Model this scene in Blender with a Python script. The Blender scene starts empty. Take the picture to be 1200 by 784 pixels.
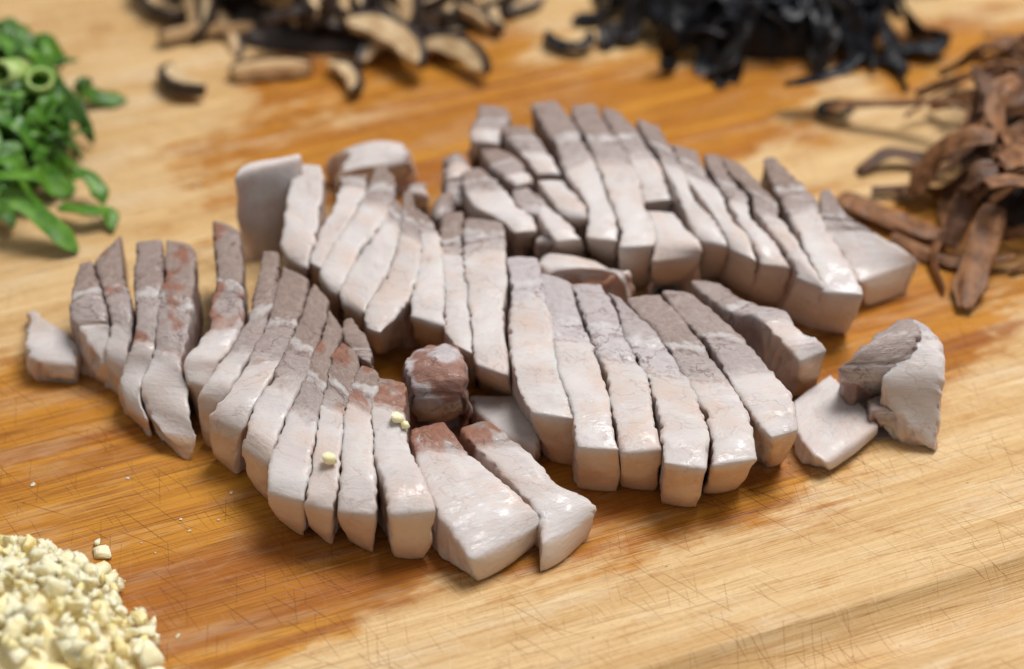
import bpy, math, random
import numpy as np
from mathutils import Vector, noise as mnoise

# ------------------------------------------------------------------ camera, world, light, exposure
CM = 0.01
PITCH = math.radians(40.0)
DIST = 62.0                       # cm from lens to the middle of the board in view
LENS = 36.0 * DIST / 26.0         # 26 cm of board across the frame
scn = bpy.context.scene
col = scn.collection
CAM = np.array([0.0, -DIST * math.cos(PITCH), DIST * math.sin(PITCH)])
FWD = np.array([0.0, math.cos(PITCH), -math.sin(PITCH)])
RGT = np.array([1.0, 0.0, 0.0])
UPV = np.array([0.0, math.sin(PITCH), math.cos(PITCH)])

def at(px, py, z=0.0):
    """point of the place (cm) at height z that the photograph shows at px, py"""
    k = 36.0 / LENS / 1200.0
    d = FWD + RGT * ((px - 600.0) * k) + UPV * ((392.0 - py) * k)
    return CAM + d * ((z - CAM[2]) / d[2])

cam_d = bpy.data.cameras.new('camera')
cam = bpy.data.objects.new('camera', cam_d); col.objects.link(cam)
cam.location = CAM * CM
cam.rotation_euler = (math.pi / 2 - PITCH, 0, 0)
cam_d.lens = LENS; cam_d.sensor_width = 36.0
cam_d.clip_start = 0.01; cam_d.clip_end = 20
cam_d.dof.use_dof = True
cam_d.dof.focus_distance = float(np.dot(at(700, 520, 1.6) - CAM, FWD)) * CM
cam_d.dof.aperture_fstop = 6.8
scn.camera = cam

world = bpy.data.worlds.new('World'); scn.world = world
world.use_nodes = True
bg = world.node_tree.nodes['Background']
bg.inputs[0].default_value = (0.97, 0.965, 0.95, 1)
bg.inputs[1].default_value = 0.32

def area(name, loc, target, size, power, colr):
    l = bpy.data.lights.new(name, 'AREA'); l.shape = 'RECTANGLE'
    l.size, l.size_y = size; l.energy = power; l.color = colr
    o = bpy.data.objects.new(name, l); col.objects.link(o)
    o.location = loc
    o.rotation_euler = (Vector(target) - Vector(loc)).to_track_quat('-Z', 'Y').to_euler()
    return o
area('window_light', (0.32, 0.18, 1.10), (0, 0, 0), (0.5, 0.5), 15.8, (1.0, 0.985, 0.97))

scn.view_settings.view_transform = 'Standard'
scn.view_settings.look = 'None'
scn.view_settings.exposure = 0.0
scn.view_settings.gamma = 1.0
scn.render.engine = 'CYCLES'
scn.cycles.use_denoising = True
scn.cycles.max_bounces = 4
scn.cycles.use_adaptive_sampling = True
scn.cycles.adaptive_threshold = 0.03

random.seed(7)
RNG = np.random.default_rng(7)

# ------------------------------------------------------------------ node helpers
class NT:
    def __init__(s, name):
        s.m = bpy.data.materials.new(name); s.m.use_nodes = True
        s.t = s.m.node_tree; s.b = s.t.nodes['Principled BSDF']
    def put(s, sock, v):
        if v is None: return
        if isinstance(v, bpy.types.NodeSocket): s.t.links.new(v, sock)
        elif isinstance(v, (tuple, list)):
            n = len(sock.default_value)
            sock.default_value = tuple(v) + ((1.0,) if n == 4 and len(v) == 3 else ())
        else: sock.default_value = v
    def node(s, typ, ins=None, **props):
        n = s.t.nodes.new(typ)
        for k, v in props.items(): setattr(n, k, v)
        for k, v in (ins or {}).items(): s.put(n.inputs[k], v)
        return n
    def math(s, op, a, b=None, c=None, clamp=False):
        n = s.node('ShaderNodeMath', operation=op, use_clamp=clamp)
        s.put(n.inputs[0], a); s.put(n.inputs[1], b); s.put(n.inputs[2], c)
        return n.outputs[0]
    def add(s, a, b): return s.math('ADD', a, b)
    def sub(s, a, b): return s.math('SUBTRACT', a, b)
    def mul(s, a, b): return s.math('MULTIPLY', a, b)
    def step(s, x, lo, hi, a=0.0, b=1.0):
        n = s.node('ShaderNodeMapRange', interpolation_type='SMOOTHSTEP')
        s.put(n.inputs[0], x); s.put(n.inputs[1], lo); s.put(n.inputs[2], hi); s.put(n.inputs[3], a); s.put(n.inputs[4], b)
        return n.outputs[0]
    def mix(s, f, a, b, blend='MIX'):
        n = s.node('ShaderNodeMix', data_type='RGBA', blend_type=blend)
        s.put(n.inputs[0], f); s.put(n.inputs[6], a); s.put(n.inputs[7], b)
        return n.outputs[2]
    def vmul(s, v, k):
        n = s.node('ShaderNodeVectorMath', operation='MULTIPLY')
        s.put(n.inputs[0], v); s.put(n.inputs[1], k if isinstance(k, tuple) else (k, k, k))
        return n.outputs[0]
    def vadd(s, a, b):
        n = s.node('ShaderNodeVectorMath', operation='ADD')
        s.put(n.inputs[0], a); s.put(n.inputs[1], b); return n.outputs[0]
    def noise(s, v, scale, detail=3.0, rough=0.55, dist=0.0, out=0):
        return s.node('ShaderNodeTexNoise', {'Vector': v, 'Scale': scale, 'Detail': detail, 'Roughness': rough, 'Distortion': dist}).outputs[out]
    def voro(s, v, scale, feature='F1', rnd=1.0):
        return s.node('ShaderNodeTexVoronoi', {'Vector': v, 'Scale': scale, 'Randomness': rnd}, feature=feature).outputs['Distance']
    def attr(s, name, out='Fac'):
        return s.node('ShaderNodeAttribute', attribute_name=name).outputs[out]
    def bump(s, h, strength, dist, normal=None):
        return s.node('ShaderNodeBump', {'Height': h, 'Strength': strength, 'Distance': dist, 'Normal': normal}).outputs[0]
    def set(s, **kw):
        for k, v in kw.items(): s.put(s.b.inputs[k.replace('_', ' ')], v)

# ------------------------------------------------------------------ object helpers
def tag(o, label=None, cat=None, group=None, kind=None):
    if label: o['label'] = label
    if cat: o['category'] = cat
    if group: o['group'] = group
    if kind: o['kind'] = kind
    return o

def mesh_obj(name, verts, faces, mat, parent=None, smooth=True, loc=None):
    me = bpy.data.meshes.new(name)
    me.from_pydata([tuple(v) for v in verts], [], faces)
    if smooth: me.polygons.foreach_set('use_smooth', [True] * len(me.polygons))
    me.materials.append(mat)
    me.update()
    o = bpy.data.objects.new(name, me); col.objects.link(o)
    if parent: o.parent = parent
    if loc is not None: o.location = loc
    return o

def empty(name, loc=(0, 0, 0), rz=0.0):
    o = bpy.data.objects.new(name, None); col.objects.link(o)
    o.location = loc; o.rotation_euler = (0, 0, rz); o.empty_display_size = 0.01
    return o

def catmull(P, n):
    P = np.asarray(P, float)
    if len(P) == 2:
        t = np.linspace(0, 1, n)[:, None]
        return P[0] * (1 - t) + P[1] * t
    seg = np.linalg.norm(np.diff(P[:, :3], axis=0), axis=1)
    s = np.concatenate([[0], np.cumsum(seg)]); s /= s[-1]
    E = np.vstack([2 * P[0] - P[1], P, 2 * P[-1] - P[-2]])
    out = []
    for u in np.linspace(0, 1, n):
        i = min(max(np.searchsorted(s, u, side='right') - 1, 0), len(P) - 2)
        f = (u - s[i]) / max(s[i + 1] - s[i], 1e-9)
        p0, p1, p2, p3 = E[i], E[i + 1], E[i + 2], E[i + 3]
        out.append(0.5 * (2 * p1 + (p2 - p0) * f + (2 * p0 - 5 * p1 + 4 * p2 - p3) * f * f + (3 * p1 - p0 - 3 * p2 + p3) * f ** 3))
    return np.array(out)

# ------------------------------------------------------------------ cutting board
ga = at(700, 735); gb = at(1200, 588)
GRAIN = math.atan2(gb[1] - ga[1], gb[0] - ga[0])
BC, BS = math.cos(GRAIN), math.sin(GRAIN)
def board_xy(px, py):
    p = at(px, py); return (p[0] * BC + p[1] * BS, -p[0] * BS + p[1] * BC)      # cm along / across the grain

def scratch_layer(nt, vec, ang, clen, cwid, dens, wid, seed):
    """finite straight knife cuts: one per cell of a long thin grid, at a random place in its cell"""
    mp = nt.node('ShaderNodeMapping', {'Vector': vec, 'Rotation': (0, 0, math.radians(ang)), 'Location': (seed * 3.7, seed * 1.9, 0)})
    sp = nt.node('ShaderNodeSeparateXYZ', {0: mp.outputs[0]})
    y = nt.mul(sp.outputs[1], 1.0 / cwid)
    yi = nt.math('FLOOR', y); yf = nt.math('FRACT', y)
    row = nt.node('ShaderNodeTexWhiteNoise', {'W': nt.add(yi, seed * 17.0)}, noise_dimensions='1D').outputs[0]
    x = nt.add(nt.mul(sp.outputs[0], 1.0 / clen), nt.mul(row, 9.0))
    xi = nt.math('FLOOR', x); xf = nt.math('FRACT', x)
    cv = nt.node('ShaderNodeCombineXYZ', {0: xi, 1: yi, 2: float(seed)})
    wn = nt.node('ShaderNodeTexWhiteNoise', {'Vector': cv.outputs[0]}, noise_dimensions='3D')
    rs = nt.node('ShaderNodeSeparateColor', {0: wn.outputs[1]})
    # slight slope of each cut inside its own cell
    yy = nt.add(yf, nt.mul(nt.sub(xf, 0.5), nt.mul(nt.sub(rs.outputs[2], 0.5), 0.9)))
    d = nt.math('ABSOLUTE', nt.sub(yy, nt.add(0.3, nt.mul(rs.outputs[0], 0.4))))
    line = nt.step(d, wid / cwid, wid / cwid * 0.25)
    half = nt.add(0.12, nt.mul(rs.outputs[1], 0.36))
    ends = nt.step(nt.math('ABSOLUTE', nt.sub(xf, 0.5)), half, nt.mul(half, 0.7))
    on = nt.math('LESS_THAN', wn.outputs[0], dens)
    sign = nt.sub(nt.mul(nt.math('LESS_THAN', wn.outputs[0], dens * 0.72), 2.0), 1.0)
    return nt.mul(nt.mul(nt.mul(line, ends), on), sign)

def board_material():
    nt = NT('board_wood')
    co = nt.node('ShaderNodeTexCoord').outputs['Object']
    v = nt.vmul(co, 100.0)                                   # cm
    rnd = nt.node('ShaderNodeObjectInfo').outputs['Random']
    off = nt.node('ShaderNodeCombineXYZ', {0: nt.mul(rnd, 90.0), 1: nt.mul(rnd, 37.0), 2: nt.mul(rnd, 11.0)}).outputs[0]
    vs = nt.vadd(v, off)
    g1 = nt.noise(nt.vmul(vs, (0.05, 1.0, 1.0)), 1.1, 2, 0.6, 0.6)
    g2 = nt.noise(nt.vmul(vs, (0.03, 1.0, 1.0)), 8.0, 3, 0.72)
    g3 = nt.noise(nt.vmul(vs, (0.02, 1.0, 1.0)), 26.0, 1.5, 0.6)
    g4 = nt.noise(nt.vmul(vs, (0.25, 1.0, 1.0)), 34.0, 0, 0.6)
    dry = nt.mix(nt.step(g1, 0.3, 0.7), (0.71, 0.505, 0.262), (0.585, 0.365, 0.152))
    dry = nt.mix(nt.step(g2, 0.45, 0.70, 0, 0.55), dry, (0.48, 0.27, 0.10))
    dry = nt.mix(nt.mul(rnd, 0.25), dry, (0.55, 0.33, 0.15))
    wet = nt.mix(nt.step(g1, 0.3, 0.7), (0.56, 0.245, 0.024), (0.345, 0.108, 0.011))
    wet = nt.mix(nt.step(g2, 0.46, 0.70, 0, 0.65), wet, (0.22, 0.060, 0.008))
    # juice soaked into the wood: patches with ragged outlines that creep along the grain
    tot = nt.attr('soak')
    wn = nt.noise(nt.vmul(v, (0.45, 1.0, 1.0)), 0.55, 4, 0.62, 0.6)
    wn2 = nt.noise(nt.vmul(v, (0.16, 1.0, 1.0)), 5.0, 1, 0.6)
    wm = nt.add(tot, nt.add(nt.mul(nt.sub(wn, 0.5), 1.9), nt.mul(nt.sub(wn2, 0.5), 0.35)))
    wm = nt.add(wm, nt.mul(nt.sub(nt.noise(nt.vmul(v, (0.5, 1.0, 1.0)), 1.9, 3, 0.65), 0.5), 0.9))
    wetm = nt.step(wm, -0.40, 0.14, 0, 0.97)
    c = nt.mix(wetm, dry, wet)
    # pale, worn fibres scuffed over the wood
    sc = nt.noise(nt.vmul(v, (0.22, 1.0, 1.0)), 0.9, 4, 0.72)
    c = nt.mix(nt.mul(nt.step(sc, 0.48, 0.68, 0, 0.5), nt.sub(1.0, nt.mul(wetm, 0.6))), c, (0.74, 0.60, 0.41))
    c = nt.mix(nt.step(g3, 0.50, 0.72, 0, 0.5), c, nt.mix(wetm, (0.42, 0.24, 0.10), (0.20, 0.06, 0.013)))
    c = nt.mix(nt.step(g4, 0.55, 0.8, 0, 0.22), c, (0.30, 0.13, 0.04))
    streak = nt.noise(nt.vmul(vs, (0.012, 1.0, 1.0)), 7.0, 2, 0.75)
    c = nt.mix(nt.step(nt.math('ABSOLUTE', nt.sub(streak, 0.5)), 0.016, 0.004, 0, 0.55), c, nt.mix(wetm, (0.34, 0.17, 0.055), (0.13, 0.035, 0.007)))
    # knife cuts, most of them dark with juice, some pale and fresh
    cuts = None
    lays = [(62, 2.6, 0.30, 0.55, 0.015), (79, 1.7, 0.20, 0.60, 0.010), (45, 3.0, 0.42, 0.45, 0.014), (106, 1.5, 0.22, 0.50, 0.010), (4, 3.4, 0.22, 0.50, 0.011)]
    for i, (a, cl, cw, de, wd) in enumerate(lays):
        s1 = scratch_layer(nt, v, a, cl, cw, de, wd, i + 1)
        cuts = s1 if cuts is None else nt.add(cuts, s1)
    dark = nt.math('MAXIMUM', cuts, 0.0, clamp=True); lite = nt.math('MAXIMUM', nt.mul(cuts, -1.0), 0.0, clamp=True)
    c = nt.mix(nt.mul(lite, nt.sub(0.25, nt.mul(wetm, 0.18))), c, (0.82, 0.70, 0.52))
    c = nt.mix(nt.mul(dark, nt.step(nt.noise(v, 0.35, 2, 0.6), 0.38, 0.62, 0.08, 0.8)), c, nt.mix(wetm, (0.26, 0.12, 0.035), (0.10, 0.03, 0.008)))
    # open pores and dark specks
    po = nt.voro(nt.vmul(v, (0.5, 1.0, 1.0)), 1.6)
    c = nt.mix(nt.step(po, 0.05, 0.02, 0, 0.6), c, (0.10, 0.04, 0.015))
    rough = nt.add(nt.step(wetm, 0, 1, 0.50, 0.34), nt.mul(nt.sub(g2, 0.5), 0.25))
    nt.set(Base_Color=c, Roughness=rough, Normal=nt.bump(g3, 0.55, 0.0003))
    nt.b.inputs['Specular IOR Level'].default_value = 0.22
    return nt.m

WET = [(230, 560, 8.5, 3.6, 1.0), (560, 500, 8.5, 4.2, 1.0), (740, 545, 5.5, 2.6, 1.0), (330, 690, 6.0, 1.6, 0.9),
       (560, 150, 7.0, 3.0, 0.9), (800, 140, 4.5, 2.2, 1.0), (980, 400, 4.0, 2.4, 0.9), (1090, 300, 3.0, 2.6, 0.8),
       (480, 70, 4.0, 2.4, 0.6), (60, 480, 4.0, 2.0, 0.9), (1120, 60, 3.0, 1.6, 0.6)]
M_BOARD = board_material()

board = empty('cutting_board', (0, 0, 0), GRAIN)
tag(board, 'worn light wooden cutting board with knife scars and soaked amber stains, under all the food', 'cutting board')
gy = board_xy(1120, 716)[1]           # centre of the juice groove
GW, GD = 1.0, 0.75                   # half width, depth (cm)
Y0, Y1 = gy - 3.4, 33.0
edges = [Y0]
y = gy + 2.3; edges.append(y)
while y < Y1:
    y += random.uniform(3.6, 5.2); edges.append(y)
XA, XB = -42.0, 42.0
for a, b in zip(edges[:-1], edges[1:]):
    ys = [a, a + 0.012, a + 0.04]
    n = max(8, int((b - a) / (0.06 if a == Y0 else 0.25)))
    ys += list(np.linspace(a + 0.08, b - 0.08, n)) + [b - 0.04, b - 0.012, b]
    prof = []
    for yy in ys:
        e = min(yy - a, b - yy); z = 0.0
        if e < 0.04: z -= 0.018 * (1 - e / 0.04) ** 2
        q = abs(yy - gy) / GW
        if q < 1: z -= GD * (0.5 + 0.5 * math.cos(math.pi * q)) ** 0.38
        if a == Y0 and yy - a < 0.5: z -= 0.5 - math.sqrt(max(0.0, 0.25 - (0.5 - (yy - a)) ** 2))
        prof.append((yy, z))
    prof += [(b, -3.0), (a, -3.0)]
    xs = np.linspace(XA, XB, 240)
    V = [(x * CM, p[0] * CM, p[1] * CM) for x in xs for p in prof]
    m = len(prof); F = []
    for i in range(len(xs) - 1):
        for j in range(m):
            F.append((i * m + j, (i + 1) * m + j, (i + 1) * m + (j + 1) % m, i * m + (j + 1) % m))
    F.append(tuple(range(m))); F.append(tuple((len(xs) - 1) * m + j for j in reversed(range(m))))
    o = mesh_obj('stave', V, F, M_BOARD, board, smooth=False)
    X = np.array(V) / CM; soak = np.full(len(V), -0.6)
    for (px, py, ra, rb, w) in WET:
        bx, by = board_xy(px, py)
        soak = np.maximum(soak, w * (1 - np.hypot((X[:, 0] - bx) / ra, (X[:, 1] - by) / rb)))
    o.data.attributes.new('soak', 'FLOAT', 'POINT').data.foreach_set('value', soak.astype(np.float32))
    if a == Y0:
        o.data.polygons.foreach_set('use_smooth', [True] * len(o.data.polygons))
        tag(o, 'stave along the near edge with the juice groove')

# ------------------------------------------------------------------ boiled pork
def pork_material():
    nt = NT('boiled_pork')
    t = nt.attr('t'); rest = nt.attr('rest', 'Vector')
    ba = nt.node('ShaderNodeAttribute', attribute_name='bands')
    bs = nt.node('ShaderNodeSeparateColor', {0: ba.outputs['Color']}); tan = ba.outputs['Alpha']
    me, tint, brown = bs.outputs[0], bs.outputs[1], bs.outputs[2]
    n1 = nt.noise(rest, 0.9, 3, 0.55); n2 = nt.noise(rest, 4.5, 3, 0.6); n3 = nt.noise(rest, 11.0, 3, 0.7)
    fib = nt.noise(nt.vmul(rest, (1.0, 1.0, 0.25)), 14.0, 2, 0.65)
    wr = nt.noise(nt.vmul(rest, (1.0, 0.28, 0.28)), 9.0, 3, 0.6, 0.8)      # fine wrinkles across the slice
    tn = nt.add(t, nt.add(nt.mul(nt.sub(n1, 0.5), 0.20), nt.mul(nt.sub(n2, 0.5), 0.08)))
    meat = nt.step(tn, nt.add(me, 0.07), nt.sub(me, 0.06))
    # muscle bundles
    cell = nt.voro(nt.vadd(rest, nt.vmul(nt.node('ShaderNodeTexNoise', {'Vector': rest, 'Scale': 3.0}).outputs[1], 0.25)), 3.2, 'DISTANCE_TO_EDGE')
    seam = nt.step(cell, 0.05, 0.0)
    mc = nt.mix(n2, (0.175, 0.116, 0.090), (0.315, 0.232, 0.192))
    mc = nt.mix(nt.step(fib, 0.5, 0.72, 0, 0.45), mc, (0.20, 0.115, 0.095))
    mc = nt.mix(nt.mul(seam, 0.30), mc, (0.50, 0.42, 0.39))
    pale = nt.mix(n2, (0.42, 0.365, 0.37), (0.56, 0.52, 0.53))
    lay = nt.mul(me, 0.62)
    mc = nt.mix(nt.math('MINIMUM', nt.add(tint, nt.step(tn, nt.sub(lay, 0.03), nt.add(lay, 0.04), 0, 0.28)), 1.0), mc, pale)
    # connective tissue between the lean layers
    ln = nt.math('ABSOLUTE', nt.sub(tn, lay))
    mc = nt.mix(nt.mul(nt.step(ln, 0.036, 0.008), nt.step(n2, 0.35, 0.6, 0.30, 0.65)), mc, (0.58, 0.555, 0.55))
    dk = nt.math('ABSOLUTE', nt.sub(tn, nt.add(lay, 0.042)))
    mc = nt.mix(nt.mul(nt.step(dk, 0.012, 0.003), nt.step(n2, 0.42, 0.56, 0, 0.65)), mc, (0.15, 0.085, 0.065))
    # darker blood-brown patches
    nb = nt.noise(nt.vadd(rest, (5.3, 1.7, 9.1)), 0.95, 2, 0.5)
    bm = nt.step(nb, nt.sub(0.74, nt.mul(brown, 0.36)), nt.sub(0.80, nt.mul(brown, 0.34)))
    bm = nt.mul(bm, nt.step(brown, 0.02, 0.2))
    mc = nt.mix(nt.mul(bm, 0.85), mc, nt.mix(n2, (0.17, 0.062, 0.036), (0.36, 0.155, 0.09)))
    fc = nt.mix(nt.step(n1, 0.35, 0.65), (0.625, 0.58, 0.565), (0.555, 0.50, 0.48))
    fc = nt.mix(nt.step(n2, 0.55, 0.75, 0, 0.30), fc, (0.58, 0.49, 0.46))
    fc = nt.mix(nt.step(nb, 0.45, 0.78, 0, 0.60), fc, (0.58, 0.43, 0.345))
    # thin wavering streaks of lean running through the fat, crosswise to the slice
    bd = nt.noise(nt.vmul(nt.vadd(rest, nt.vmul(nt.node('ShaderNodeTexNoise', {'Vector': rest, 'Scale': 1.6}).outputs[1], 0.9)), (1.0, 0.22, 0.22)), 2.3, 2, 0.6)
    fc = nt.mix(nt.step(bd, 0.52, 0.72, 0, 0.38), fc, (0.50, 0.42, 0.415))
    fc = nt.mix(nt.step(nt.math('ABSOLUTE', nt.sub(bd, 0.47)), 0.010, 0.002, 0, 0.22), fc, (0.44, 0.33, 0.29))
    c = nt.mix(meat, fc, mc)
    sm = nt.math('ABSOLUTE', nt.sub(tn, nt.add(me, 0.01)))
    c = nt.mix(nt.mul(nt.step(sm, 0.014, 0.003), nt.mul(nt.step(me, 0.02, 0.1), nt.step(n2, 0.44, 0.58, 0, 0.6))), c, (0.34, 0.22, 0.18))
    sk = nt.step(nt.add(t, nt.mul(nt.sub(n2, 0.5), 0.10)), 1.0, 1.22)
    skc = nt.mix(nt.step(n1, 0.35, 0.68), (0.67, 0.45, 0.285), (0.58, 0.33, 0.18))
    skc = nt.mix(nt.step(n2, 0.55, 0.75, 0, 0.35), skc, (0.66, 0.53, 0.44))
    c = nt.mix(nt.mul(sk, 0.95), c, nt.mix(tan, (0.66, 0.59, 0.53), skc))
    ck = nt.voro(nt.vadd(nt.vmul(rest, (1.0, 0.8, 0.5)), nt.vmul(nt.node('ShaderNodeTexNoise', {'Vector': rest, 'Scale': 2.2, 'Detail': 3.0}).outputs[1], 0.9)), 1.5, 'DISTANCE_TO_EDGE')
    ck = nt.mul(nt.step(ck, 0.028, 0.006), nt.step(n1, 0.42, 0.58))
    c = nt.mix(nt.mul(ck, nt.step(meat, 0, 1, 0.38, 0.75)), c, nt.mix(meat, (0.33, 0.21, 0.16), (0.12, 0.065, 0.05)))
    # fine grain
    c = nt.mix(nt.mul(meat, nt.step(n3, 0.52, 0.72, 0, 0.26)), c, (0.17, 0.105, 0.085))
    c = nt.mix(nt.mul(meat, nt.step(n3, 0.46, 0.30, 0, 0.22)), c, (0.47, 0.37, 0.335))
    c = nt.mix(nt.step(wr, 0.54, 0.70, 0, 0.28), c, nt.mix(meat, (0.46, 0.40, 0.39), (0.15, 0.095, 0.08)))
    # light bouncing through the meat, painted as a warm tint on the cut sides
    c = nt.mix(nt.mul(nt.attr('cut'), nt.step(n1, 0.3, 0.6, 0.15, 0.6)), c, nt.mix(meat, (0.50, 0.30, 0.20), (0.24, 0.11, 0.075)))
    # moisture: smoother film in patches
    film = nt.step(nt.noise(nt.vadd(rest, (11.0, 3.0, 2.0)), 3.0, 3, 0.6), 0.48, 0.62)
    rough = nt.sub(nt.step(meat, 0, 1, 0.50, 0.55), nt.mul(film, 0.22))
    h = nt.add(nt.mul(n3, 0.35), nt.add(nt.mul(fib, 0.25), nt.mul(wr, 0.6)))
    nt.set(Base_Color=c, Roughness=rough, Normal=nt.bump(h, nt.step(meat, 0, 1, 0.42, 0.70), 0.0007), Specular_IOR_Level=nt.step(film, 0, 1, 0.30, 0.62), Subsurface_Weight=nt.mul(nt.attr('translucency'), nt.sub(0.6, nt.mul(meat, 0.45))),
           Subsurface_Radius=(1.0, 0.55, 0.40), Subsurface_Scale=0.0028)
    return nt.m
M_PORK = pork_material()

GA = 'pork slices of the front left row'; GB = 'pork slices of the middle row'; GC = 'pork slices of the back row'

def fnoise(P, s):
    nz = mnoise.noise
    return np.array([nz((p[0], p[1], p[2])) for p in (P * np.asarray(s))])

def pork(label, stations, bot, me=0.45, tint=0.2, brown=0.0, cat='pork slice', name='pork_slice', group=None, split=True,
         res=0.062, tfun=None, rough=1.0, under=None, inset=1.0, skin=True, soft=2, lump=0.07):
    """one cut piece: stations = (left x, left y, right x, right y, height) of its upper face from the back to the front"""
    S = np.array(stations, float)
    if group in (GA, GC) and me > 0.1: me, tint = min(me + 0.05, 0.75), tint * 0.6
    A = np.array([at(s[0], s[1], s[4]) for s in S]); B = np.array([at(s[2], s[3], s[4]) for s in S])
    C = (A + B) / 2
    length = np.linalg.norm(np.diff(C, axis=0), axis=1).sum()
    width = np.linalg.norm(A - B, axis=1).mean()
    nu = int(np.clip(length / res, 14, 110)); nv = int(np.clip(width / res, 8, 40)); nw = int(np.clip(S[:, 4].mean() / (res * 1.35), 6, 26))
    AB = catmull(np.hstack([A, B]), nu + 1)
    TL, TR = AB[:, :3], AB[:, 3:]
    ins = np.clip(inset * -0.042 / np.maximum(np.linalg.norm(TR - TL, axis=1), 0.1), -0.1, 0.2)[:, None]
    TL, TR = TL * (1 - ins) + TR * ins, TR * (1 - ins) + TL * ins
    b0 = at(bot[0], bot[1], 0); b1 = at(bot[2], bot[3], 0)
    z0 = 0.004
    # lattice of surface points
    I, J, K = np.meshgrid(np.arange(nu + 1), np.arange(nv + 1), np.arange(nw + 1), indexing='ij')
    surf = (I == 0) | (I == nu) | (J == 0) | (J == nv) | (K == 0) | (K == nw)
    ids = -np.ones(I.shape, int); ids[surf] = np.arange(surf.sum())
    i, j, k = I[surf], J[surf], K[surf]
    u, v, w = i / nu, j / nv, k / nw
    X, Y, Z = 2 * u - 1, 2 * v - 1, (w * 2 - 1 if lump > 0.3 else w)
    rx = X * np.sqrt(np.maximum(1 - Y * Y / 2 - Z * Z / 2 + Y * Y * Z * Z / 3, 0)); ry = Y * np.sqrt(np.maximum(1 - X * X / 2 - Z * Z / 2 + X * X * Z * Z / 3, 0))
    rz = Z * np.sqrt(np.maximum(1 - X * X / 2 - Y * Y / 2 + X * X * Y * Y / 3, 0)); rz = (rz + 1) / 2 if lump > 0.3 else rz
    lm = lump if lump > 0.3 else lump * np.clip((u - 0.55) / 0.45, 0.25, 1)
    u, v, w = u + ((rx + 1) / 2 - u) * lm, v + ((ry + 1) / 2 - v) * lm, w + (rz - w) * lm
    ku = np.arange(nu + 1)
    tl = np.stack([np.interp(u * nu, ku, TL[:, c]) for c in range(3)], 1); tr = np.stack([np.interp(u * nu, ku, TR[:, c]) for c in range(3)], 1)
    top = tl * (1 - v)[:, None] + tr * v[:, None]
    # a little crown across the upper face
    top[:, 2] += 0.015 * (1 - (2 * v - 1) ** 2) * np.minimum(1, top[:, 2])
    s = np.clip((u - 0.55) / 0.45, 0, 1); s = s * s * (3 - 2 * s)
    df0 = (b0 - TL[-1])[:2]; df1 = (b1 - TR[-1])[:2]
    base = top.copy(); base[:, 2] = z0
    base[:, :2] += s[:, None] * (df0 * (1 - v)[:, None] + df1 * v[:, None])
    if under is not None: base[:, 2] = np.maximum(under(u, v, top[:, 2]), z0)
    P = base * (1 - w)[:, None] + top * w[:, None]
    # bulge of the rind face
    fd = C[-1] - C[-2]; fd[2] = 0; fd /= np.linalg.norm(fd) + 1e-9
    P += (np.clip((u - 0.9) / 0.1, 0, 1) ** 2 * 0.10 * np.sin(np.pi * w))[:, None] * fd
    quads = []; fid = []
    def grid(M, flip, kind):
        a, b, c, d = M[:-1, :-1], M[1:, :-1], M[1:, 1:], M[:-1, 1:]
        q = np.stack([a, d, c, b] if flip else [a, b, c, d], -1).reshape(-1, 4)
        quads.append(q); fid.append(np.full(len(q), kind))
    grid(ids[:, :, nw], False, 0); grid(ids[:, :, 0], True, 1)
    grid(ids[:, 0, :], False, 2); grid(ids[:, nv, :], True, 3)
    grid(ids[0], True, 4); grid(ids[nu], False, 5)
    Q = np.vstack(quads); fid = np.concatenate(fid)
    Ed = np.unique(np.sort(np.vstack([Q[:, [0, 1]], Q[:, [1, 2]], Q[:, [2, 3]], Q[:, [3, 0]]]), axis=1), axis=0)
    N = len(P); deg = np.bincount(Ed.ravel(), minlength=N)[:, None]
    for it in range(soft):
        acc = np.zeros_like(P); np.add.at(acc, Ed[:, 0], P[Ed[:, 1]]); np.add.at(acc, Ed[:, 1], P[Ed[:, 0]])
        P = P * 0.5 + acc / deg * 0.5
    # normals
    def normals(P):
        fn = np.cross(P[Q[:, 2]] - P[Q[:, 0]], P[Q[:, 3]] - P[Q[:, 1]])
        n = np.zeros_like(P)
        for c in range(4): np.add.at(n, Q[:, c], fn)
        return n / (np.linalg.norm(n, axis=1)[:, None] + 1e-12)
    Nn = normals(P)
    if np.dot(Nn[ids[nu // 2, nv // 2, nw]], (0, 0, 1)) < 0:
        Q = Q[:, ::-1]; Nn = -Nn
    seed = random.uniform(0, 200)
    rest = np.stack([u * length + seed, v * width + seed * 0.37, w * S[:, 4].mean() + seed * 0.71], 1)
    d = 0.055 * fnoise(rest, 0.9) + 0.022 * fnoise(rest, 2.2) * (0.7 + 0.5 * (u < me)) + 0.018 * fnoise(rest, (6.0, 6.0, 2.0)) * (0.25 + 0.6 * (u < me))
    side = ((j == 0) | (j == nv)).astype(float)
    cut = side * np.clip((1 - w) * 4.0, 0, 1) * (i < nu)  # sides below the upper edge, where the bounced-light tint is painted
    nt_ = fnoise(rest, (4.5, 2.0, 1.3))
    d += side * (0.050 * fnoise(rest, (6.0, 3.0, 1.6)) - 0.22 * np.clip(nt_ - 0.26, 0, 1))
    un = u + 0.04 * fnoise(rest, 0.9) + 0.02 * fnoise(rest, 5.0)
    if me > 0.12:
        for c, dep in ((me, 0.040), (me * 0.62 + 0.042, 0.045)):
            d -= dep * np.exp(-((un - c) / 0.013) ** 2) * (0.5 + 0.5 * (w > 0.8))
    P = P + Nn * (d * rough)[:, None]
    P[:, 2] = np.maximum(P[:, 2], z0)
    Nn = normals(P)
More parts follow.
